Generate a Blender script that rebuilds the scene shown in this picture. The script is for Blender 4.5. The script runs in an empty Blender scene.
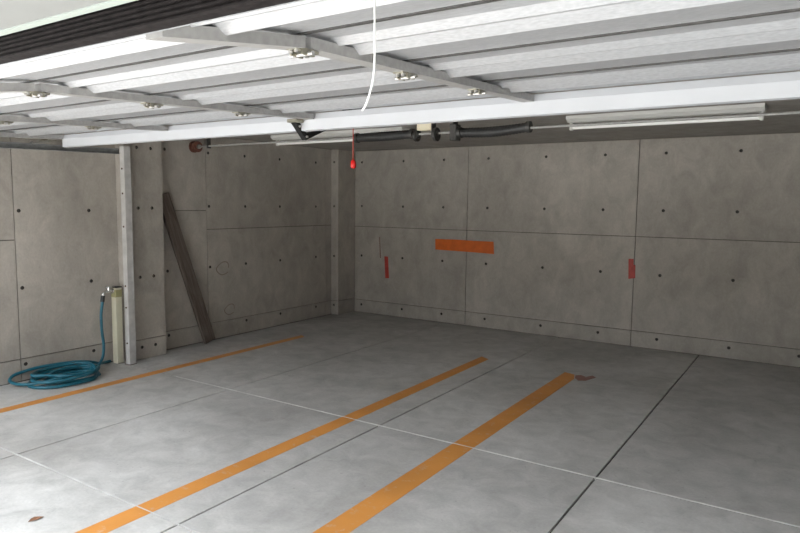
import bpy, bmesh, math, random
from mathutils import Vector, Matrix
random.seed(7)
scene = bpy.context.scene
C = scene.collection

# ------------------------------------------------------------------ camera
cam_d = bpy.data.cameras.new('camera'); cam = bpy.data.objects.new('camera', cam_d); C.objects.link(cam)
cam_d.sensor_width = 36.0; cam_d.lens = 644.1 * 36.0 / 800.0; cam_d.clip_start = 0.02; cam_d.clip_end = 200
yaw, pitch, roll = math.radians(33.124), math.radians(5.6465), math.radians(0.655)
fw = Vector((-math.sin(yaw)*math.cos(pitch), math.cos(yaw)*math.cos(pitch), -math.sin(pitch)))
rt0 = Vector((math.cos(yaw), math.sin(yaw), 0)); up0 = rt0.cross(fw)
rt = math.cos(roll)*rt0 + math.sin(roll)*up0; up = -math.sin(roll)*rt0 + math.cos(roll)*up0
EYE = 1.37
cam.matrix_world = Matrix(((rt.x, up.x, -fw.x, 0), (rt.y, up.y, -fw.y, 0), (rt.z, up.z, -fw.z, EYE), (0, 0, 0, 1)))
scene.camera = cam

# ------------------------------------------------------------------ sky light and exposure
world = bpy.data.worlds.new('overcast_sky'); scene.world = world; world.use_nodes = True
bg = world.node_tree.nodes['Background']
# overcast sky, a little brighter overhead than at the horizon
_n = world.node_tree.nodes; _l = world.node_tree.links
_g = _n.new('ShaderNodeNewGeometry'); _s = _n.new('ShaderNodeSeparateXYZ'); _m = _n.new('ShaderNodeMapRange')
_l.new(_g.outputs['Incoming'], _s.inputs[0]); _l.new(_s.outputs['Z'], _m.inputs[0])
_m.inputs[1].default_value = 0.0; _m.inputs[2].default_value = -1.0; _m.inputs[3].default_value = 0.95; _m.inputs[4].default_value = 1.1
_l.new(_m.outputs[0], bg.inputs[1])
bg.inputs[0].default_value = (0.90, 0.95, 1.0, 1)
# hazy high sun in front of the garage; it reaches the apron and the sill, not the floor in view
sun_d = bpy.data.lights.new('sun', 'SUN'); sun = bpy.data.objects.new('sun', sun_d); C.objects.link(sun)
sun_d.energy = 2.7; sun_d.angle = math.radians(2.0); sun_d.color = (1.0, .96, .90)
sun.rotation_euler = Vector((-.10, .22, -1.0)).to_track_quat('-Z', 'Y').to_euler()
scene.view_settings.view_transform = 'Standard'; scene.view_settings.look = 'None'
scene.view_settings.gamma = 1.0; scene.view_settings.use_curve_mapping = False
scene.view_settings.exposure = 2.96

# ------------------------------------------------------------------ dimensions of the place
XL, XR = -4.97, 3.0          # left and right wall
YF, YB = 0.50, 6.418         # facade line and back wall
ZC = 1.996                   # ceiling
OPEN_L, OPEN_R = -4.80, 1.10 # door opening
ZL = 1.690                   # underside of the lintel

# ------------------------------------------------------------------ materials
def new_mat(name):
    m = bpy.data.materials.new(name); m.use_nodes = True
    nt = m.node_tree; b = nt.nodes['Principled BSDF']
    return m, nt, b
def plain(name, col, rough=0.6, metal=0.0, noise=0.0, scale=30.0, bump=0.0, spec=None):
    m, nt, b = new_mat(name)
    b.inputs['Roughness'].default_value = rough; b.inputs['Metallic'].default_value = metal
    if spec is not None: b.inputs['Specular IOR Level'].default_value = spec
    if noise > 0 or bump > 0:
        tc = nt.nodes.new('ShaderNodeTexCoord'); n = nt.nodes.new('ShaderNodeTexNoise')
        n.inputs['Scale'].default_value = scale; n.inputs['Detail'].default_value = 5
        nt.links.new(tc.outputs['Object'], n.inputs['Vector'])
        r = nt.nodes.new('ShaderNodeValToRGB')
        r.color_ramp.elements[0].position = 0.3; r.color_ramp.elements[1].position = 0.72
        lo = [max(0, c*(1-noise)) for c in col]; hi = [min(1, c*(1+noise)) for c in col]
        r.color_ramp.elements[0].color = (*lo, 1); r.color_ramp.elements[1].color = (*hi, 1)
        nt.links.new(n.outputs['Fac'], r.inputs['Fac']); nt.links.new(r.outputs['Color'], b.inputs['Base Color'])
        if bump > 0:
            bp = nt.nodes.new('ShaderNodeBump'); bp.inputs['Strength'].default_value = bump; bp.inputs['Distance'].default_value = 0.002
            nt.links.new(n.outputs['Fac'], bp.inputs['Height']); nt.links.new(bp.outputs['Normal'], b.inputs['Normal'])
    else:
        b.inputs['Base Color'].default_value = (*col, 1)
    return m

def concrete(name, col, dark, light, rough=0.8, stretch=(1, 1, 1), spots=0.0, big=0.9, spread=0.06, polish=0.0):
    """Mottled concrete in world coordinates: cloudy large patches, finer trowel mottling, pores and blotches."""
    m, nt, b = new_mat(name); N = nt.nodes; Lk = nt.links
    g = N.new('ShaderNodeNewGeometry'); mp = N.new('ShaderNodeMapping'); mp.inputs['Scale'].default_value = stretch
    Lk.new(g.outputs['Position'], mp.inputs['Vector'])
    def noise(scale, det=6, rgh=0.6, dist=0.0):
        n = N.new('ShaderNodeTexNoise'); n.inputs['Scale'].default_value = scale; n.inputs['Detail'].default_value = det
        n.inputs['Roughness'].default_value = rgh; n.inputs['Distortion'].default_value = dist
        Lk.new(mp.outputs['Vector'], n.inputs['Vector']); return n
    def ramp(src, p0, p1, c0, c1):
        r = N.new('ShaderNodeValToRGB'); r.color_ramp.elements[0].position = p0; r.color_ramp.elements[1].position = p1
        r.color_ramp.elements[0].color = (*c0, 1); r.color_ramp.elements[1].color = (*c1, 1)
        Lk.new(src, r.inputs['Fac']); return r
    def mix(kind, fac, a, bb):
        x = N.new('ShaderNodeMix'); x.data_type = 'RGBA'; x.blend_type = kind
        if isinstance(fac, float): x.inputs[0].default_value = fac
        else: Lk.new(fac, x.inputs[0])
        Lk.new(a, x.inputs[6]); Lk.new(bb, x.inputs[7]); return x.outputs[2]
    n1 = noise(big, 4, 0.55, 0.4); n2 = noise(6.5, 7, 0.65, 0.6); n3 = noise(70, 4, 0.6)
    base = ramp(n1.outputs['Fac'], 0.30, 0.72, dark, light).outputs['Color']
    mid = ramp(n2.outputs['Fac'], 0.28, 0.75, (0.80, 0.80, 0.80), (1.15, 1.15, 1.15)).outputs['Color']
    fine = ramp(n3.outputs['Fac'], 0.25, 0.75, (0.92, 0.92, 0.92), (1.06, 1.06, 1.06)).outputs['Color']
    c = mix('MULTIPLY', 1.0, base, mid); c = mix('MULTIPLY', 1.0, c, fine)
    oi = N.new('ShaderNodeObjectInfo')
    pv = ramp(oi.outputs['Random'], 0.0, 1.0, (1-spread,)*3, (1+spread,)*3).outputs['Color']
    c = mix('MULTIPLY', 1.0, c, pv)
    if spots > 0:
        n4 = noise(3.1, 8, 0.75, 1.2)
        f = ramp(n4.outputs['Fac'], 0.60, 0.74, (0, 0, 0), (spots, spots, spots)).outputs['Color']
        dk = N.new('ShaderNodeRGB'); dk.outputs[0].default_value = (*[v*0.35 for v in col], 1)
        c = mix('MIX', f, c, dk.outputs[0])
        n5 = noise(38, 2, 0.5)
        f5 = ramp(n5.outputs['Fac'], 0.70, 0.76, (0, 0, 0), (spots*1.2,)*3).outputs['Color']
        c = mix('MIX', f5, c, dk.outputs[0])
    Lk.new(c, b.inputs['Base Color']); b.inputs['Roughness'].default_value = rough
    if polish > 0:
        rr = N.new('ShaderNodeMapRange'); rr.inputs[3].default_value = rough - polish; rr.inputs[4].default_value = rough + polish*0.4
        Lk.new(n2.outputs['Fac'], rr.inputs[0]); Lk.new(rr.outputs[0], b.inputs['Roughness'])
    bp = N.new('ShaderNodeBump'); bp.inputs['Strength'].default_value = 0.25; bp.inputs['Distance'].default_value = 0.003
    Lk.new(n2.outputs['Fac'], bp.inputs['Height']); Lk.new(bp.outputs['Normal'], b.inputs['Normal'])
    return m

M = {}
M['wall'] = concrete('wall_concrete', (.41, .378, .335), (.355, .328, .291), (.485, .45, .402), 0.85, (1, 1, .7), 0.10)
M['floor'] = concrete('floor_concrete', (.44, .428, .408), (.368, .356, .338), (.565, .556, .54), 0.78, (1, 1, 1), 0.32, 0.7, 0.03, 0.08)
M['floor'].node_tree.nodes['Principled BSDF'].inputs['Specular IOR Level'].default_value = 0.2
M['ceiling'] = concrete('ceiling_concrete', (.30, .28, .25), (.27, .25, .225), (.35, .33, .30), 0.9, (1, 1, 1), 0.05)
M['ground'] = concrete('outside_concrete', (.5, .5, .49), (.46, .46, .45), (.58, .58, .57), 0.8)
M['joint'] = plain('joint_dirt', (.07, .065, .06), 0.9, noise=.3)
M['wall_joint'] = plain('wall_joint_grout', (.15, .137, .12), 0.9, noise=.3)
M['mortar'] = plain('tie_hole_mortar', (.06, .055, .05), 0.9, noise=.25, scale=60)
M['pale_joint'] = plain('pale_joint_compound', (.50, .49, .475), 0.8, noise=.2, scale=8)
M['white_joint'] = plain('white_joint_compound', (.62, .61, .59), 0.7, noise=.2, scale=8)
def metal_sheet():
    m, nt, b = new_mat('galvanised_door_sheet'); N = nt.nodes; Lk = nt.links
    tc = N.new('ShaderNodeTexCoord'); mp = N.new('ShaderNodeMapping'); mp.inputs['Scale'].default_value = (1, 4, 1)
    Lk.new(tc.outputs['Object'], mp.inputs['Vector'])
    n = N.new('ShaderNodeTexNoise'); n.inputs['Scale'].default_value = 60; n.inputs['Detail'].default_value = 6
    Lk.new(mp.outputs['Vector'], n.inputs['Vector'])
    r = N.new('ShaderNodeValToRGB'); r.color_ramp.elements[0].color = (.35, .356, .37, 1); r.color_ramp.elements[1].color = (.45, .458, .472, 1)
    r.color_ramp.elements[0].position = .3; r.color_ramp.elements[1].position = .7
    Lk.new(n.outputs['Fac'], r.inputs['Fac']); Lk.new(r.outputs['Color'], b.inputs['Base Color'])
    b.inputs['Metallic'].default_value = 0.5; b.inputs['Roughness'].default_value = 0.5
    return m
M['sheet'] = metal_sheet()
M['stile'] = plain('dull_galvanised_strip', (.36, .355, .345), 0.5, 0.4, noise=.12, scale=50)
M['beam'] = plain('white_painted_steel', (.50, .512, .535), 0.45, 0.0, noise=.03, scale=6)
M['rail'] = plain('grey_track_steel', (.30, .31, .31), 0.5, 0.5, noise=.2, scale=20)
M['zinc'] = plain('zinc_plated_steel', (.30, .285, .23), 0.35, 0.7, noise=.2, scale=40)
M['bolt'] = plain('bright_bolt', (.42, .41, .395), 0.3, 0.8)
M['seal'] = plain('dirty_black_rubber', (.011, .009, .009), 0.8, 0, noise=.5, scale=60, bump=.6, spec=.12)
M['lintel'] = plain('grey_painted_lintel', (.19, .195, .19), 0.6, 0, noise=.05, scale=8)
M['trim'] = plain('pale_trim', (.31, .345, .32), 0.45)
M['black'] = plain('black_painted_steel', (.012, .012, .013), 0.4, 0.2)
M['sleeve'] = plain('black_spring_sleeve', (.022, .022, .022), 0.5, 0.0, noise=.3, scale=50)
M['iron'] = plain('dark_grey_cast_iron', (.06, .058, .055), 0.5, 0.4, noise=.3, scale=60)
M['drum_red'] = plain('red_brown_drum', (.16, .065, .045), 0.6, 0.2, noise=.3, scale=40)
M['cream_metal'] = plain('cream_bracket', (.72, .66, .50), 0.5)
M['lamp_body'] = plain('white_lamp_enamel', (.60, .60, .575), 0.45)
M['tube'] = plain('unlit_fluorescent_tube', (.82, .82, .80), 0.25)
M['orange'] = None
def paint(name, col, wear, wcol=(.50, .49, .47)):
    m, nt, b = new_mat(name); N = nt.nodes; Lk = nt.links
    g = N.new('ShaderNodeNewGeometry')
    n = N.new('ShaderNodeTexNoise'); n.inputs['Scale'].default_value = 16; n.inputs['Detail'].default_value = 9; n.inputs['Roughness'].default_value = .72
    n2 = N.new('ShaderNodeTexNoise'); n2.inputs['Scale'].default_value = 2.2; n2.inputs['Detail'].default_value = 3
    Lk.new(g.outputs['Position'], n.inputs['Vector']); Lk.new(g.outputs['Position'], n2.inputs['Vector'])
    r = N.new('ShaderNodeValToRGB'); r.color_ramp.elements[0].position = .56; r.color_ramp.elements[1].position = .80
    r.color_ramp.elements[0].color = (0, 0, 0, 1); r.color_ramp.elements[1].color = (wear, wear, wear, 1)
    Lk.new(n.outputs['Fac'], r.inputs['Fac'])
    r2 = N.new('ShaderNodeValToRGB'); r2.color_ramp.elements[0].position = .3; r2.color_ramp.elements[1].position = .7
    r2.color_ramp.elements[0].color = (*[c*.85 for c in col], 1); r2.color_ramp.elements[1].color = (*[min(1, c*1.12) for c in col], 1)
    Lk.new(n2.outputs['Fac'], r2.inputs['Fac'])
    x = N.new('ShaderNodeMix'); x.data_type = 'RGBA'; Lk.new(r.outputs['Color'], x.inputs[0]); Lk.new(r2.outputs['Color'], x.inputs[6]); x.inputs[7].default_value = (*wcol, 1)
    Lk.new(x.outputs[2], b.inputs['Base Color']); b.inputs['Roughness'].default_value = .6
    return m
M['orange'] = paint('worn_orange_paint', (.62, .26, .055), .75)
M['red_worn'] = paint('worn_red_brown_paint', (.26, .12, .09), .9)
M['tape_orange'] = plain('orange_tape', (.66, .125, .004), 0.5, noise=.12, scale=14)
M['tape_red'] = plain('red_tape', (.44, .05, .035), 0.5, noise=.2, scale=30)
M['red_mark'] = plain('faded_red_chalk', (.20, .10, .085), 0.9)
M['chalk_faint'] = plain('faint_red_chalk', (.27, .225, .195), 0.9)
def wood():
    m, nt, b = new_mat('weathered_dark_wood'); N = nt.nodes; Lk = nt.links
    tc = N.new('ShaderNodeTexCoord'); mp = N.new('ShaderNodeMapping'); mp.inputs['Scale'].default_value = (14, 14, 1.1)
    Lk.new(tc.outputs['Object'], mp.inputs['Vector'])
    n = N.new('ShaderNodeTexNoise'); n.inputs['Scale'].default_value = 4; n.inputs['Detail'].default_value = 8; n.inputs['Distortion'].default_value = .8
    Lk.new(mp.outputs['Vector'], n.inputs['Vector'])
    r = N.new('ShaderNodeValToRGB'); r.color_ramp.elements[0].position = .3; r.color_ramp.elements[1].position = .75
    r.color_ramp.elements[0].color = (.070, .052, .042, 1); r.color_ramp.elements[1].color = (.19, .155, .13, 1)
    Lk.new(n.outputs['Fac'], r.inputs['Fac']); Lk.new(r.outputs['Color'], b.inputs['Base Color']); b.inputs['Roughness'].default_value = .85
    return m
M['wood'] = wood()
M['hose'] = plain('teal_hose_rubber', (.010, .115, .165), 0.42, noise=.12, scale=20)
M['hose_dark'] = plain('dark_rubber_cuff', (.02, .022, .024), 0.5)
M['chrome'] = plain('chrome', (.75, .75, .74), 0.18, 1.0)
M['cream_post'] = plain('cream_resin_post', (.62, .60, .46), 0.5, noise=.06, scale=10)
M['olive_tape'] = plain('olive_tape_band', (.36, .34, .17), 0.6)
M['post_white'] = plain('scuffed_white_post', (.50, .49, .475), 0.5, 0.0, noise=.14, scale=14)
M['rust'] = plain('rusty_bolt', (.12, .08, .06), 0.8, 0.3, noise=.3, scale=60)
M['red_plastic'] = plain('red_plastic', (.62, .015, .012), 0.4)
M['red_cord'] = plain('red_cord', (.42, .06, .04), 0.7)
M['white_cord'] = plain('white_nylon_cord', (.58, .58, .57), 0.7)
M['leaf'] = plain('dry_brown_leaf', (.20, .095, .05), 0.8, noise=.3, scale=40)
M['sky_block_dark'] = plain('sky_block_dark_surface', (.11, .10, .09), 0.9, noise=.2, scale=6)  # dark surface for the two added sky-blocking walls outside
M['facade'] = plain('facade_render', (.55, .54, .52), 0.8, noise=.06, scale=5)

# ------------------------------------------------------------------ mesh helpers
def obj(name, bm, mat, parent=None, loc=None, smooth=False):
    bmesh.ops.recalc_face_normals(bm, faces=bm.faces)
    me = bpy.data.meshes.new(name); bm.to_mesh(me); bm.free()
    if smooth:
        for p in me.polygons: p.use_smooth = True
    o = bpy.data.objects.new(name, me); C.objects.link(o)
    if mat is not None: me.materials.append(M[mat] if isinstance(mat, str) else mat)
    if parent is not None: o.parent = parent
    if loc is not None: o.location = loc
    return o
def share(name, me, parent=None, loc=(0, 0, 0), rot=None):
    o = bpy.data.objects.new(name, me); C.objects.link(o); o.location = loc
    if rot is not None: o.rotation_euler = rot
    if parent is not None: o.parent = parent
    return o
def tag(o, label, cat, group=None):
    o['label'] = label; o['category'] = cat
    if group: o['group'] = group
    return o
def thing(name, label, cat, loc=(0, 0, 0), rotz=0.0, group=None):
    o = bpy.data.objects.new(name, None); C.objects.link(o); o.empty_display_size = .1
    o.location = loc; o.rotation_euler = (0, 0, rotz); return tag(o, label, cat, group)
def struct(o): o['kind'] = 'structure'; return o
def add_box(bm, x0, x1, y0, y1, z0, z1, bev=0.0):
    v = [bm.verts.new(p) for p in ((x0,y0,z0),(x1,y0,z0),(x1,y1,z0),(x0,y1,z0),(x0,y0,z1),(x1,y0,z1),(x1,y1,z1),(x0,y1,z1))]
    fs = [bm.faces.new([v[i] for i in f]) for f in ((3,2,1,0),(4,5,6,7),(0,1,5,4),(1,2,6,5),(2,3,7,6),(3,0,4,7))]
    if bev > 0:
        es = list({e for f in fs for e in f.edges})
        bmesh.ops.bevel(bm, geom=es, offset=bev, segments=1, affect='EDGES', profile=.5)
    return bm
def box(x0, x1, y0, y1, z0, z1, bev=0.0): return add_box(bmesh.new(), x0, x1, y0, y1, z0, z1, bev)
def add_cyl(bm, a, b, r, n=12, r2=None, caps=True):
    a, b = Vector(a), Vector(b); d = (b-a).normalized(); r2 = r if r2 is None else r2
    u = d.orthogonal().normalized(); w = d.cross(u)
    A = [bm.verts.new(a + r*(math.cos(t)*u + math.sin(t)*w)) for t in [2*math.pi*i/n for i in range(n)]]
    B = [bm.verts.new(b + r2*(math.cos(t)*u + math.sin(t)*w)) for t in [2*math.pi*i/n for i in range(n)]]
    for i in range(n): bm.faces.new((A[i], A[(i+1) % n], B[(i+1) % n], B[i]))
    if caps: bm.faces.new(A[::-1]); bm.faces.new(B)
    return bm
def cyl(a, b, r, n=12, r2=None): return add_cyl(bmesh.new(), a, b, r, n, r2)
def smooth_path(pts, sub=6):
    pts = [Vector(p) for p in pts]; out = []
    for i in range(len(pts)-1):
        p0 = pts[max(0, i-1)]; p1 = pts[i]; p2 = pts[i+1]; p3 = pts[min(len(pts)-1, i+2)]
        for k in range(sub):
            t = k/sub
            out.append(.5*((2*p1) + (p2-p0)*t + (2*p0-5*p1+4*p2-p3)*t*t + (3*p1-p0-3*p2+p3)*t**3))
    out.append(pts[-1]); return out
def tube(path, r, n=8, bm=None, radii=None):
    bm = bm or bmesh.new(); rings = []; u = None
    for i, p in enumerate(path):
        d = (path[min(i+1, len(path)-1)] - path[max(i-1, 0)]).normalized()
        u = d.orthogonal().normalized() if u is None else (u - d*u.dot(d)).normalized()
        w = d.cross(u); rr = radii[i] if radii else r
        rings.append([bm.verts.new(p + rr*(math.cos(t)*u + math.sin(t)*w)) for t in [2*math.pi*k/n for k in range(n)]])
    for a, b in zip(rings, rings[1:]):
        for k in range(n): bm.faces.new((a[k], a[(k+1) % n], b[(k+1) % n], b[k]))
    bm.faces.new(rings[0][::-1]); bm.faces.new(rings[-1]); return bm
def extrude_x(profile, x0, x1, closed=True, bm=None):
    """profile: list of (y, z); swept along X."""
    bm = bm or bmesh.new()
    A = [bm.verts.new((x0, y, z)) for y, z in profile]; B = [bm.verts.new((x1, y, z)) for y, z in profile]
    n = len(profile)
    for i in range(n if closed else n-1): bm.faces.new((A[i], A[(i+1) % n], B[(i+1) % n], B[i]))
    if closed: bm.faces.new(A[::-1]); bm.faces.new(B)
    return bm

# ------------------------------------------------------------------ concrete walls: cast panels with recessed joints and tie holes
HR = 0.0145
def make_cup():
    bm = bmesh.new(); n = 10
    a = [bm.verts.new((HR*math.cos(2*math.pi*i/n), 0.0, HR*math.sin(2*math.pi*i/n))) for i in range(n)]
    b = [bm.verts.new((HR*.8*math.cos(2*math.pi*i/n), 0.016, HR*.8*math.sin(2*math.pi*i/n))) for i in range(n)]
    for i in range(n): bm.faces.new((a[i], a[(i+1) % n], b[(i+1) % n], b[i]))
    bm.faces.new(b)
    me = bpy.data.meshes.new('tie_hole'); bm.to_mesh(me); bm.free(); me.materials.append(M['mortar']); return me
CUP = make_cup()
def panel_bm(w, h, t, holes):
    """front face in the XZ plane at y=0 (facing -Y), round holes cut out, body to y=t."""
    bm = bmesh.new(); e = []
    q = [bm.verts.new(p) for p in ((0, 0, 0), (w, 0, 0), (w, 0, h), (0, 0, h))]
    outer = [bm.edges.new((q[i], q[(i+1) % 4])) for i in range(4)]; e += outer
    n = 10
    for (u, v) in holes:
        r = [bm.verts.new((u+HR*math.cos(2*math.pi*i/n), 0, v+HR*math.sin(2*math.pi*i/n))) for i in range(n)]
        e += [bm.edges.new((r[i], r[(i+1) % n])) for i in range(n)]
    bmesh.ops.triangle_fill(bm, use_beauty=True, use_dissolve=False, edges=e)
    b = [bm.verts.new((p.co.x, t, p.co.z)) for p in q]
    for i in range(4): bm.faces.new((q[i], q[(i+1) % 4], b[(i+1) % 4], b[i]))
    bm.faces.new(b)
    return bm
GAP = 0.0075; T = 0.03
def wall_panels(parent, frame, spec, holes):
    """frame: Matrix taking (u, depth, v) to the world. spec: list of (u0,u1,v0,v1)."""
    for (u0, u1, v0, v1) in spec:
        g = GAP/2; off = random.uniform(0, .0025)
        hs = [(u, v) for (u, v) in holes if u0+HR+.006 < u < u1-HR-.006 and v0+HR+.006 < v < v1-HR-.006]
        bm = panel_bm(u1-u0-2*g, v1-v0-2*g, T, [(u-u0-g, v-v0-g) for u, v in hs])
        o = obj('concrete_panel', bm, 'wall', parent)
        o.matrix_world = frame @ Matrix.Translation((u0+g, off, v0+g))
        for (u, v) in hs:
            c = share('tie_hole', CUP, o, (u-u0-g, 0.0005, v-v0-g))
FR_BACK = Matrix.Translation((0, YB, 0))                                    # u = x, facing -Y
FR_LEFT = Matrix(((0, -1, 0, XL), (1, 0, 0, 0), (0, 0, 1, 0), (0, 0, 0, 1)))  # u = y, depth to -X
def frame_x(x): return Matrix(((0, -1, 0, x), (1, 0, 0, 0), (0, 0, 1, 0), (0, 0, 0, 1)))
def frame_y(y): return Matrix.Translation((0, y, 0))

wb = struct(obj('wall_back', box(XL-.3, XR+.3, YB+T-.012, YB+.30, -.1, ZC+.3), 'wall_joint'))
bx = [XL, -3.304, -1.490, .322, 2.13, XR]; bz = [0.0, .158, 1.073, ZC]
holes = [(x, z) for x in (-4.76, -4.155, -3.61, -3.06, -2.412, -1.81, -1.25, -.632, -.09, .5, 1.1, 1.7, 2.4) for z in (1.858, 1.325, .714, .100)]
wall_panels(wb, FR_BACK, [(bx[i], bx[i+1], bz[j], bz[j+1]) for i in range(5) for j in range(3)], holes)
wl = struct(obj('wall_left', box(XL-.30, XL-T+.012, YF, YB+.3, -.1, ZC+.3), 'wall_joint'))
lh = [(y, z) for y in (3.735, 4.225, 4.693, 5.20, 5.80) for z in (1.825, 1.315, .725, .130)] + \
     [(y, z) for y in (1.2, 1.85, 2.455, 3.0) for z in (1.28, .705, .125)]
spec = [(YF, 2.42, *p) for p in ((0, .168), (.168, 1.064), (1.064, ZC))] + \
       [(2.42, 3.42, *p) for p in ((0, .168), (.168, ZC))] + \
       [(3.42, 4.195, *p) for p in ((0, .168), (.168, 1.275), (1.275, ZC))] + \
       [(4.195, 5.98, *p) for p in ((0, .168), (.168, 1.092), (1.092, ZC))] + \
       [(5.98, YB, *p) for p in ((0, .168), (.168, 1.092), (1.092, ZC))]
wall_panels(wl, FR_LEFT, spec, lh)
wr = struct(obj('wall_right', box(XR, XR+.30, YF, YB+.3, -.1, ZC+.3), 'wall'))

def pillar(name, x0, x1, y0, y1, hx, hy):
    """cast pillar: core with two visible faces of panels; hx = holes on the +X face, hy = holes on the -Y face."""
    p = struct(obj(name, box(x0-.02, x1-T+.012, y0+T-.012, y1, 0, ZC), 'wall_joint'))
    wall_panels(p, Matrix(((0, -1, 0, x1), (1, 0, 0, 0), (0, 0, 1, 0), (0, 0, 0, 1))),
                [(y0, y1, 0, .172), (y0, y1, .172, ZC)], hx)
    wall_panels(p, frame_y(y0+.0012), [(x0-.002, x1-T+.004, 0, .172), (x0-.002, x1-T+.004, .172, ZC)], hy)
    return p
pillar('wall_left_pillar', XL, -4.833, 3.245, 3.605, [(y, z) for y in (3.357, 3.491) for z in (1.807, 1.301, .713, .106)], [])
pillar('wall_corner_pillar', XL, -4.862, 6.08, YB-.002, [], [(-4.925, z) for z in (1.845, 1.32, .72, .12)])

# ceiling, front wall, lintel
struct(obj('ceiling', box(XL-.3, XR+.3, YF, YB+.3, ZC, ZC+.25), 'ceiling'))
fr = struct(obj('wall_front', box(OPEN_R, XR+.3, YF, YF+.5, 0, ZC+.25), 'facade'))
lin = struct(obj('wall_lintel', box(XL-.3, OPEN_R, YF-.002, .643, ZL, 3.0), 'lintel'))
struct(obj('trim_1', extrude_x([(.644, ZL-.002), (.662, ZL-.002), (.662, ZL+.03), (.644, ZL+.03)], XL+.02, OPEN_R), 'trim'))

# floor: concrete slabs between sawn joints
fl = struct(obj('floor', box(XL-.3, XR+.3, YF, YB+.3, -.20, -.010), 'joint'))
fx = [XL, -3.547, -2.208, -.874, .46, 1.79, XR]; fy = [YF, 1.683, 3.172, YB]
for i in range(len(fx)-1):
    for j in range(len(fy)-1):
        g = .005; bm = box(0, fx[i+1]-fx[i]-2*g, 0, fy[j+1]-fy[j]-2*g, -.05, 0)
        es = [e for e in bm.edges if all(v.co.z > -.001 for v in e.verts)]
        bmesh.ops.bevel(bm, geom=es, offset=.0018, segments=1, affect='EDGES')
        obj('floor_slab', bm, 'floor', fl, (fx[i]+g, fy[j]+g, 0))
for y in fy[1:3]:
    fw_ = .0045 if y > 2 else .003
    obj('joint_filler', box(XL+.62 if y < 2 else -4.15, XR, y-fw_, y+fw_, -.01, .0014), 'white_joint' if y > 2 else 'pale_joint', fl)
struct(obj('ground', box(-16, 12, -14, YF, -.22, -.004), 'ground'))
struct(obj('wall_sky_block_right', box(3.2, 6.0, -9.0, YF-.01, -.004, 6.0), 'sky_block_dark'))  # unseen wall, added to cut the sky light from the right
struct(obj('wall_sky_block_far', box(-20, 6, -9.3, -9.0, -.004, 3.2), 'sky_block_dark'))  # unseen wall added across the apron to block the low sky

# ------------------------------------------------------------------ orange lines on the floor
def floor_line(pts, label, zt=.0008):
    bm = bmesh.new()
    v = [bm.verts.new((x, y, zt)) for x, y in pts]; f = bm.faces.new(v)
    r = bmesh.ops.extrude_face_region(bm, geom=[f])
    for q in r['geom']:
        if isinstance(q, bmesh.types.BMVert): q.co.z = .0001
    return tag(obj('parking_line', bm, 'orange'), label, 'floor line', 'orange parking lines')
floor_line([(-4.415, YF+.1), (-4.325, YF+.1), (-4.335, 4.88), (-4.42, 4.93)], 'thin orange parking line along the left wall past the coiled hose')
floor_line([(-2.500, YF+.1), (-2.388, YF+.1), (-2.392, 5.12), (-2.49, 5.18)], 'long orange parking line in the middle of the floor, between the other two')
floor_line([(-1.692, YF+.1), (-1.566, YF+.1), (-1.560, 4.93), (-1.60, 5.06), (-1.69, 5.09)], 'wide orange parking line with a reddish patch at its far end')
bm = bmesh.new()
v = [bm.verts.new((x, y, .0022)) for x, y in ((-1.565, 4.96), (-1.52, 4.90), (-1.47, 4.93), (-1.43, 5.07), (-1.47, 5.11), (-1.50, 5.04), (-1.55, 5.07), (-1.585, 5.04))]
f = bm.faces.new(v); r = bmesh.ops.extrude_face_region(bm, geom=[f])
for q in r['geom']:
    if isinstance(q, bmesh.types.BMVert): q.co.z = .0001
tag(obj('paint_patch', bm, 'red_worn'), 'worn reddish paint patch at the far end of the wide orange line', 'paint patch')

# ------------------------------------------------------------------ overhead sectional door
DX0, DX1 = -4.66, 1.08
def dz(y): return EYE + .299 + .0467*max(y, 1.165) - .15*max(0, 1.165-y)   # underside of the stiles
def pz(y): return dz(y) + .034                   # nominal sheet plane
door = thing('garage_door', 'raised sectional garage door of ribbed galvanised sheet with a white edge beam', 'garage door', (0, .70, 1.655))
DL = Vector((0, .70, 1.655))
def dobj(name, bm, mat, parent=None, smooth=False):
    bmesh.ops.translate(bm, verts=bm.verts, vec=-DL); return obj(name, bm, mat, parent or door, smooth=smooth)
joints = [.712, 1.150, 1.600, 2.110, 2.555]
PROF = [(0.0, .001), (.03, .003), (.215, .003), (.265, -.013), (.275, -.003), (.392, -.002), (.458, -.022), (.468, -.022), (.478, .002), (.70, .004), (.97, .003), (1.0, .001)]
for k in range(4):
    a, b = joints[k], joints[k+1]; prof = []
    for t, h in PROF:
        if k == 0 and t < .05: h = -.006
        y = a + .004 + (b-a-.008)*t; prof.append((y, pz(y)+h))
    prof += [(b-.004, pz(b)+.035), (a+.004, pz(a)+.035)]
    dobj('door_panel', extrude_x(prof, DX0, DX1), 'sheet')
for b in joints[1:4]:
    dobj('joint_shade_strip', box(DX0, DX1, b-.0042, b+.0042, pz(b)-.004, pz(b)+.02), 'iron')  # dark strips added to draw the shade line at each section joint
# edge beam hanging below the inner edge
dobj('edge_beam', extrude_x([(2.545, EYE+.365), (2.575, EYE+.362), (2.600, EYE+.370), (2.600, EYE+.45), (2.560, EYE+.45), (2.545, EYE+.4185)], DX0+.15, DX1), 'beam')
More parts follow.
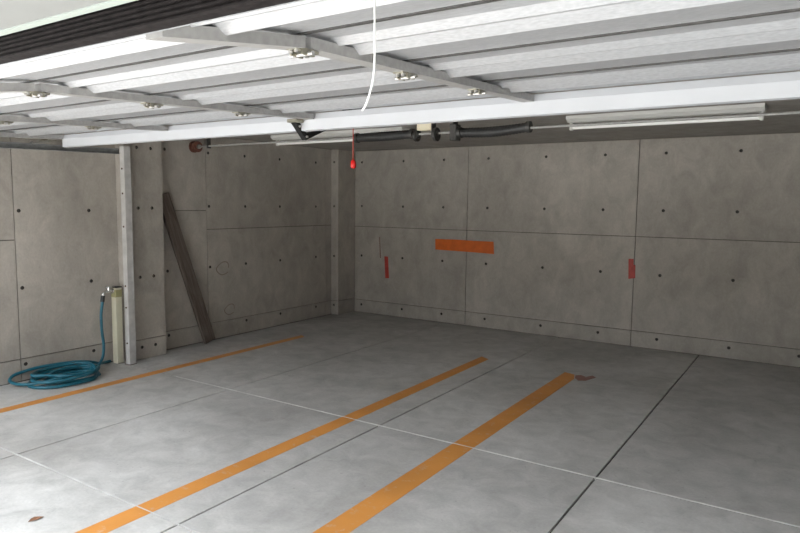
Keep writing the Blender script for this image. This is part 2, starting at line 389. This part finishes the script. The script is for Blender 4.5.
# bottom seal: ribbed rubber edge seen from in front, with its aluminium retainer
z0, z1 = EYE+.2825, EYE+.336; n = 6; prof = []
for i in range(n):
    za = z0 + (z1-z0)*i/n; zb = z0 + (z1-z0)*(i+1)/n; zm = (za+zb)/2
    prof += [(.688, za+.001), (.682, za+.003), (.682, zb-.003), (.688, zb-.001)]
prof += [(.712, z1), (.712, z0)]
dobj('bottom_seal', extrude_x(prof, DX0, DX1), 'seal')
dobj('seal_retainer', extrude_x([(.708, z0-.002), (.742, pz(.742)-.016), (.742, pz(.742)-.006), (.708, z0+.02)], DX0, DX1), 'sheet')
# stiles and hinges
SX = [-4.52, -3.37, -2.215, -1.04, .12]
HY = [1.165, 1.612, 2.075]
def stile(x):
    bm = bmesh.new(); w = .024
    for y0, y1 in ((.765, 1.150), (1.172, 2.545)):
        P = [(x-w, dz(y0), y0), (x+w, dz(y0), y0)]
        vs = []
        for y in (y0, y1):
            vs.append([bm.verts.new((x+s*w, y, dz(y)+h)) for s, h in ((-1, .026), (-1, .0), (1, .0), (1, .026))])
        a, b = vs
        for i in range(3): bm.faces.new((a[i], a[i+1], b[i+1], b[i]))
        bm.faces.new((a[3], a[0], b[0], b[3])); bm.faces.new(a); bm.faces.new(b[::-1])
    return bm
def hinge_parts(x, y):
    z = dz(y)
    bm = bmesh.new()
    add_box(bm, x-.017, x+.017, y-.040, y-.006, z-.006, z-.0005)
    add_box(bm, x-.017, x+.017, y+.006, y+.040, z-.006, z-.0005)
    add_box(bm, x-.020, x-.014, y-.02, y+.02, z-.016, z-.0005); add_box(bm, x+.014, x+.020, y-.02, y+.02, z-.016, z-.0005)
    h = dobj('hinge', bm, 'zinc')
    dobj('pin', cyl((x-.034, y, z-.012), (x+.034, y, z-.012), .0055, 10), 'bolt', h)
    for sx in (-1, 1):
        for sy in (-1, 1):
            dobj('bolt', cyl((x+sx*.009, y+sy*.028, z-.013), (x+sx*.009, y+sy*.028, z-.005), .0055, 6), 'bolt', h)
for i, x in enumerate(SX):
    dobj('stile', stile(x), 'stile')
    for y in HY: hinge_parts(x, y)
# left end: roller carriers reaching into the track
for y in (1.165, 1.612, 2.075, 2.50):
    bm = box(DX0-.005, DX0+.09, y-.035, y+.035, dz(y)-.010, dz(y)-.003)
    add_box(bm, DX0-.005, DX0+.004, y-.02, y+.02, dz(y)-.010, dz(y)+.03)
    rp = dobj('roller_bracket', bm, 'zinc')
    dobj('roller_stem', cyl((DX0+.05, y, dz(y)-.016), (-4.826, y, dz(y)-.016), .006, 8), 'bolt', rp)
    dobj('roller', cyl((-4.838, y, dz(y)-.016), (-4.826, y, dz(y)-.016), .014, 12), 'rail', rp)

# track along the left wall
tr = thing('door_track', 'grey steel door track running along the top of the left wall', 'door track', (-4.85, 2.0, 1.73))
TL = Vector((-4.85, 2.0, 1.73))
def rz(y): return EYE + .299 + .0230*y
bm = bmesh.new()
cs = [(-4.815, -.002), (-4.815, .003), (-4.850, .003), (-4.850, .037), (-4.815, .037), (-4.815, .042), (-4.856, .042), (-4.856, -.002)]
va, vb = [], []
for y, lst in ((.75, va), (3.205, vb)):
    for x, h in cs: lst.append(bm.verts.new((x, y, rz(y)+h-.0))) 
n = len(cs)
for i in range(n): bm.faces.new((va[i], va[(i+1) % n], vb[(i+1) % n], vb[i]))
bm.faces.new(va[::-1]); bm.faces.new(vb)
bmesh.ops.translate(bm, verts=bm.verts, vec=-TL); obj('channel', bm, 'rail', tr)
for y in (1.0, 1.9, 2.75):
    bm = box(XL, -4.853, y-.02, y+.02, rz(y)+.005, rz(y)+.03); bmesh.ops.translate(bm, verts=bm.verts, vec=-TL); obj('wall_bracket', bm, 'zinc', tr)

# ------------------------------------------------------------------ spring shaft with drum
SHY, SHZ = 4.0, 1.862
sh = thing('spring_shaft', 'steel shaft with two black sleeved springs hung under the ceiling behind the door', 'spring shaft', (-2.2, SHY, SHZ))
SL = Vector((-2.2, SHY, SHZ))
def sobj(name, bm, mat, parent=None, smooth=False):
    bmesh.ops.translate(bm, verts=bm.verts, vec=-SL); return obj(name, bm, mat, parent or sh, smooth=smooth)
sobj('shaft', cyl((-4.93, SHY, SHZ), (1.6, SHY, SHZ), .0085, 12), 'stile', smooth=False)
def spring(x0, x1, sag, tilt):
    n = 60; path = []; rad = []
    for i in range(n+1):
        t = i/n; path.append(Vector((x0+(x1-x0)*t, SHY, SHZ - sag*math.sin(math.pi*t)**1.0 + tilt*(t-.5))))
        r = .030 + .0022*math.sin(t*2*math.pi*22) + .004*math.sin(math.pi*t)
        rad.append(r)
    o = sobj('spring', tube(path, .03, 14, radii=rad), 'sleeve', smooth=True)
    for xe, s in ((x0, 1), (x1, -1)):
        t = -.5 if s > 0 else .5
        sobj('end_collar', cyl((xe-.012*s, SHY, SHZ+tilt*t), (xe+.014*s, SHY, SHZ+tilt*t), .037, 16), 'iron', o)
    return o
spring(-3.015, -2.515, .002, .006)
spring(-2.130, -1.625, .012, .012)
for x, r in ((-2.480, .044), (-2.318, .048)):
    d = sobj('bearing_disc', cyl((x-.010, SHY, SHZ-.008), (x+.010, SHY, SHZ-.008), r, 20), 'iron')
    sobj('hub', cyl((x-.022, SHY, SHZ), (x+.022, SHY, SHZ), .018, 12), 'iron', d)
bm = box(-2.462, -2.345, SHY-.03, SHY+.03, SHZ+.022, SHZ+.072, .004); sobj('cream_bracket', bm, 'cream_metal')
sobj('hanger_plate', box(-2.470, -2.463, SHY-.028, SHY+.028, SHZ-.03, ZC), 'iron')
sobj('hanger_plate', box(-2.343, -2.336, SHY-.028, SHY+.028, SHZ-.03, ZC), 'iron')
bm = box(-2.192, -2.140, SHY-.035, SHY+.035, SHZ-.060, SHZ+.052, .005)
add_box(bm, -2.170, -2.162, SHY-.03, SHY+.03, SHZ+.05, ZC); sobj('anchor_plate', bm, 'iron')
sobj('hanger_plate', box(-4.70, -4.69, SHY-.02, SHY+.02, SHZ-.02, ZC), 'iron')
bm = add_cyl(bmesh.new(), (-4.905, SHY, SHZ), (-4.890, SHY, SHZ), .052, 24); add_cyl(bm, (-4.890, SHY, SHZ), (-4.850, SHY, SHZ), .040, 24); add_cyl(bm, (-4.850, SHY, SHZ), (-4.838, SHY, SHZ), .050, 24)
dr = sobj('cable_drum', bm, 'drum_red'); dr['label'] = 'red brown cable drum at the wall end'
sobj('drum_cap', cyl((-4.838, SHY, SHZ), (-4.815, SHY, SHZ), .020, 14), 'bolt', dr)

# ------------------------------------------------------------------ opener arm and trolley
ax = -2.29
op = thing('door_opener', 'door opener with a black jointed arm bent below the white beam', 'door opener', (ax, 2.55, 1.75))
OL = Vector((ax, 2.55, 1.75))
def oobj(name, bm, mat, parent=None):
    bmesh.ops.translate(bm, verts=bm.verts, vec=-OL); return obj(name, bm, mat, parent or op)
def flat_bar(a, b, w, t, x):
    a, b = Vector((0, *a)), Vector((0, *b)); d = (b-a).normalized(); nrm = Vector((0, -d.z, d.y))
    bm = bmesh.new(); vs = []
    for sx in (-t/2, t/2):
        vs.append([bm.verts.new(p + Vector((x+sx, 0, 0)) + s*nrm*w/2) for p, s in ((a-d*w*.35, -1), (b+d*w*.35, -1), (b+d*w*.35, 1), (a-d*w*.35, 1))])
    for i in range(4): bm.faces.new((vs[0][i], vs[0][(i+1) % 4], vs[1][(i+1) % 4], vs[1][i]))
    bm.faces.new(vs[0]); bm.faces.new(vs[1]); return bm
oobj('mount_bracket', box(ax-.035, ax+.035, 2.485, 2.540, EYE+.402, EYE+.420, .003), 'zinc')
oobj('lower_arm', flat_bar((2.515, EYE+.402), (2.585, EYE+.336), .028, .028, ax-.002), 'black')
oobj('upper_arm', flat_bar((2.585, EYE+.336), (2.99, EYE+.500), .028, .022, ax), 'black')
for p in ((2.53, .385), (2.585, .337), (2.70, .383)):
    oobj('bolt', cyl((ax-.022, p[0], EYE+p[1]), (ax+.022, p[0], EYE+p[1]), .006, 10), 'bolt')
for nm, b_, mt in (('rail', box(ax-.018, ax+.018, .95, 3.15, 1.892, 1.925), 'rail'), ('trolley', box(ax-.03, ax+.03, 2.93, 3.06, 1.855, 1.891, .004), 'black'),
                   ('ceiling_strap', box(ax-.015, ax+.015, 3.08, 3.12, 1.925, ZC), 'rail'), ('ceiling_strap', box(ax-.015, ax+.015, 1.2, 1.24, 1.925, ZC), 'rail')):
    oobj(nm, b_, mt)
rc = thing('release_cord', 'thin red release cord with a red handle hanging behind the white beam', 'cord', (-2.29, 3.0, 1.85))
obj('cord', cyl((0, 0, .005), (.0, 0, -.24), .0028, 8), 'red_cord', rc)
bm = bmesh.new(); path = [Vector((0, 0, -.236)), Vector((.002, 0, -.246)), Vector((.003, 0, -.262)), Vector((.002, 0, -.276)), Vector((0, 0, -.284))]
obj('handle', tube(path, .01, 10, radii=[.008, .015, .016, .016, .011]), 'red_plastic', rc, smooth=True)
wc_pts = [(-.493, .690, 1.665), (-.493, .690, 1.60), (-.4925, .690, 1.56), (-.494, .690, 1.533), (-.500, .690, 1.510), (-.507, .690, 1.495), (-.512, .690, 1.490)]
wc = obj('pull_cord', tube(smooth_path(wc_pts, 5), .0013, 8), 'white_cord', smooth=True)
tag(wc, 'thin white pull cord hanging from the door edge with a curled end', 'cord')

# ------------------------------------------------------------------ fluorescent lamps
def lamp(x0, x1, label):
    yc = 4.60; t = thing('ceiling_lamp', label, 'lamp', ((x0+x1)/2, yc, ZC), 0, 'unlit tube lamps')
    w = (x1-x0)/2
    bm = bmesh.new()
    A = [(-.075, 0), (-.075, -.022), (-.045, -.042), (.045, -.042), (.075, -.022), (.075, 0)]
    extrude_x(A, -w, w, True, bm); obj('body', bm, 'lamp_body', t)
    for s in (-1, 1):
        bm = box(min(s*(w-.03), s*(w-.008)), max(s*(w-.03), s*(w-.008)), -.017, .017, -.096, -.040, .004); obj('lamp_holder', bm, 'lamp_body', t)
    obj('tube', cyl((-w+.03, 0, -.076), (w-.03, 0, -.076), .0145, 16), 'tube', t, smooth=False)
    return t
lamp(-1.565, -.333, 'long unlit tube lamp with a bare tube, on the ceiling at the right')
lamp(-4.44, -2.95, 'unlit tube lamp on the ceiling near the corner, partly behind the beam')

# ------------------------------------------------------------------ tapes and marks on the back wall
def wall_strip(name, pts, mat, label, cat, t=.0015):
    bm = bmesh.new(); y = YB-.0002
    a = [bm.verts.new((x, y-t, z)) for x, z in pts]; b = [bm.verts.new((x, y, z)) for x, z in pts]; n = len(pts)
    bm.faces.new(a); bm.faces.new(b[::-1])
    for i in range(n): bm.faces.new((a[i], a[(i+1) % n], b[(i+1) % n], b[i]))
    return tag(obj(name, bm, mat), label, cat)
wall_strip('tape_strip', [(-3.707, .962), (-3.45, .965), (-3.20, .961), (-2.975, .960), (-2.967, .826), (-3.2, .832), (-3.704, .840)], 'tape_orange', 'broad bright orange tape strip stuck across the back wall', 'tape')
wall_strip('tape_strip', [(-4.415, .722), (-4.362, .722), (-4.345, .460), (-4.398, .456)], 'tape_red', 'narrow upright red tape on the back wall near the corner pillar', 'tape')
wall_strip('tape_strip', [(-1.545, .856), (-1.497, .857), (-1.495, .80), (-1.478, .80), (-1.475, .672), (-1.538, .660)], 'tape_red', 'short upright red tape over the right wall joint', 'tape')
wall_strip('chalk_mark', [(-4.493, .955), (-4.483, .955), (-4.468, .698), (-4.480, .698)], 'red_mark', 'thin faded red line on the back wall above the narrow red tape', 'wall mark', .0006)

def chalk_ring(yc, zc, r, label):
    bm = bmesh.new(); n = 28; x = XL+.0004; rg = []
    for q in (0, 1):
        for rr in (r, r*.86):
            rg.append([bm.verts.new((x+.0006*q, yc+rr*1.0*(1+.12*math.sin(3*t+yc))*math.cos(t), zc+rr*.8*(1+.1*math.sin(2*t))*math.sin(t))) for t in [2*math.pi*i/n*.9 for i in range(n)]])
    for i in range(n-1):
        for a_, b_ in ((0, 1), (2, 3), (0, 2), (1, 3)): bm.faces.new((rg[a_][i], rg[a_][i+1], rg[b_][i+1], rg[b_][i]))
    return tag(obj('chalk_mark', bm, 'chalk_faint'), label, 'wall mark')
chalk_ring(4.39, .70, .085, 'faint reddish chalk loop on the left wall right of the plank, the upper one')
chalk_ring(4.47, .275, .07, 'faint reddish chalk loop low on the left wall, close to the floor')

# ------------------------------------------------------------------ plank leaning in the corner behind the pillar
pl = obj('wood_plank', box(-.0175, .0175, -.062, .062, 0, 1.470, .003), 'wood')
tag(pl, 'dark weathered wooden plank leaning against the left wall behind the pillar', 'plank')
lean = math.atan2(.447, 1.40)
tiltx = math.atan2(.062, 1.40)
pl.matrix_world = Matrix.Translation((-4.874, 4.125, .021)) @ Matrix.Rotation(lean, 4, 'X') @ Matrix.Rotation(-tiltx, 4, 'Y')

# ------------------------------------------------------------------ white support post beside the pillar
sp = thing('support_post', 'scuffed white steel post standing against the near edge of the pillar', 'post', (-4.81, 3.20, 0))
bm = bmesh.new()
cs = [(.010, .036), (.010, -.022), (.066, -.022), (.066, .036), (.062, .036), (.062, -.018), (.014, -.018), (.014, .036)]
a = [bm.verts.new((x, y, 0)) for x, y in cs]; b = [bm.verts.new((x, y, 1.80)) for x, y in cs]; n = len(cs)
for i in range(n): bm.faces.new((a[i], a[(i+1) % n], b[(i+1) % n], b[i]))
bm.faces.new(a[::-1]); bm.faces.new(b); obj('channel', bm, 'post_white', sp)
for z in (.18, .48, .66, 1.15, 1.42, 1.62):
    obj('bolt', cyl((.036, -.027, z), (.036, -.021, z), .008, 8), 'rust', sp)
obj('foot_plate', box(.004, .072, -.028, .036, .0, .004), 'rust', sp)

# ------------------------------------------------------------------ standpipe with tap, and the hose
st = thing('standpipe', 'cream square standpipe with a chrome tap beside the white post', 'standpipe', (-4.893, 3.170, 0))
obj('post', box(-.030, .030, -.030, .030, 0, .640, .004), 'cream_post', st)
obj('cap', box(-.032, .032, -.032, .032, .640, .650, .003), 'hose_dark', st)
obj('tape_band', box(-.0312, .0312, -.0312, .0312, .56, .625, .003), 'olive_tape', st)
bm = add_cyl(bmesh.new(), (0, -.036, .615), (0, -.085, .615), .013, 14)
add_cyl(bm, (0, -.070, .615), (0, -.070, .645), .012, 14); tp = obj('tap', bm, 'chrome', st)
obj('flange', cyl((0, -.036, .615), (0, -.044, .615), .024, 16), 'chrome', tp)
obj('spout', tube(smooth_path([(0, -.080, .615), (0, -.105, .612), (0, -.118, .598), (0, -.120, .580)], 4), .011, 12), 'chrome', tp, smooth=True)
bm = add_cyl(bmesh.new(), (-.035, -.070, .650), (.035, -.070, .650), .007, 10); add_cyl(bm, (0, -.10, .650), (0, -.04, .650), .007, 10); obj('handle', bm, 'chrome', tp)

hs = thing('garden_hose', 'teal garden hose hanging from the tap and coiled on the floor', 'hose', (-4.72, 2.66, 0))
HL = Vector((-4.72, 2.66, 0)); HRAD = .0115
pts = [(-4.893, 3.050, .575), (-4.893, 3.040, .52), (-4.892, 3.026, .42), (-4.888, 3.026, .30), (-4.885, 3.036, .18), (-4.875, 3.020, .09), (-4.845, 2.97, .038), (-4.78, 2.90, .02)]
rnd = random.Random(3); ang = 1.05
N = 62
for i in range(N):
    t = i/(N-1); a_ = ang + t*2*math.pi*5.6
    k = int((a_-ang)/(2*math.pi))
    ry = (.25, .20, .165, .235, .18, .215)[k]*(1+.05*math.sin(3*t*9)); rx = (.19, .13, .105, .165, .12, .15)[k]
    cy_, cx_ = 2.610 + (.0, .04, .06, -.02, .05, 0)[k], -4.715 + (.0, .035, -.03, .025, .04, 0)[k]
    z = .0145 + min(.075, .0145*k*1.0) + .004*math.sin(a_*2.3)
    pts.append((cx_ + rx*math.cos(a_), cy_ + ry*math.sin(a_), max(.0145, z)))
pts += [(-4.60, 2.56, .07), (-4.66, 2.42, .045), (-4.78, 2.33, .025), (-4.90, 2.305, .035), (-4.950, 2.35, .060), (-4.952, 2.43, .075), (-4.945, 2.52, .085), (-4.92, 2.66, .088), (-4.88, 2.80, .085), (-4.87, 2.92, .06), (-4.90, 3.00, .03), (-4.935, 3.08, .016), (-4.952, 3.13, .015)]
pp = smooth_path(pts, 5)
bm = tube([p-HL for p in pp], HRAD, 10); obj('hose', bm, 'hose', hs, smooth=True)
obj('hose_cuff', cyl(Vector((-4.893, 3.049, .585))-HL, Vector((-4.893, 3.042, .535))-HL, .0165, 14), 'hose_dark', hs)

# ------------------------------------------------------------------ small dry leaf by the near orange line
bm = bmesh.new(); L_ = []
prof = [(0, 0), (.012, .008), (.028, .012), (.045, .008), (.062, 0)]
top = [bm.verts.new((u, w, .004+.006*math.sin(u*60))) for u, w in prof[1:-1]]; bot = [bm.verts.new((u, -w, .005)) for u, w in prof[1:-1]]
mid = [bm.verts.new((u, 0, .0015+.003*math.sin(u*40))) for u, w in prof]
for i in range(len(mid)-1):
    for side in (top, bot):
        f = [mid[i]]
        if i+1 < len(mid): f.append(mid[i+1])
        if i < 3: f.append(side[i])
        if i > 0: f.append(side[i-1])
        if len(set(f)) >= 3: bm.faces.new(f)
lf = obj('dry_leaf', bm, 'leaf', None, (-2.745, 1.335, .0006)); lf.rotation_euler = (0, 0, math.radians(78))
lf.modifiers.new('thickness', 'SOLIDIFY').thickness = .001
tag(lf, 'small curled dry brown leaf on the floor', 'leaf')
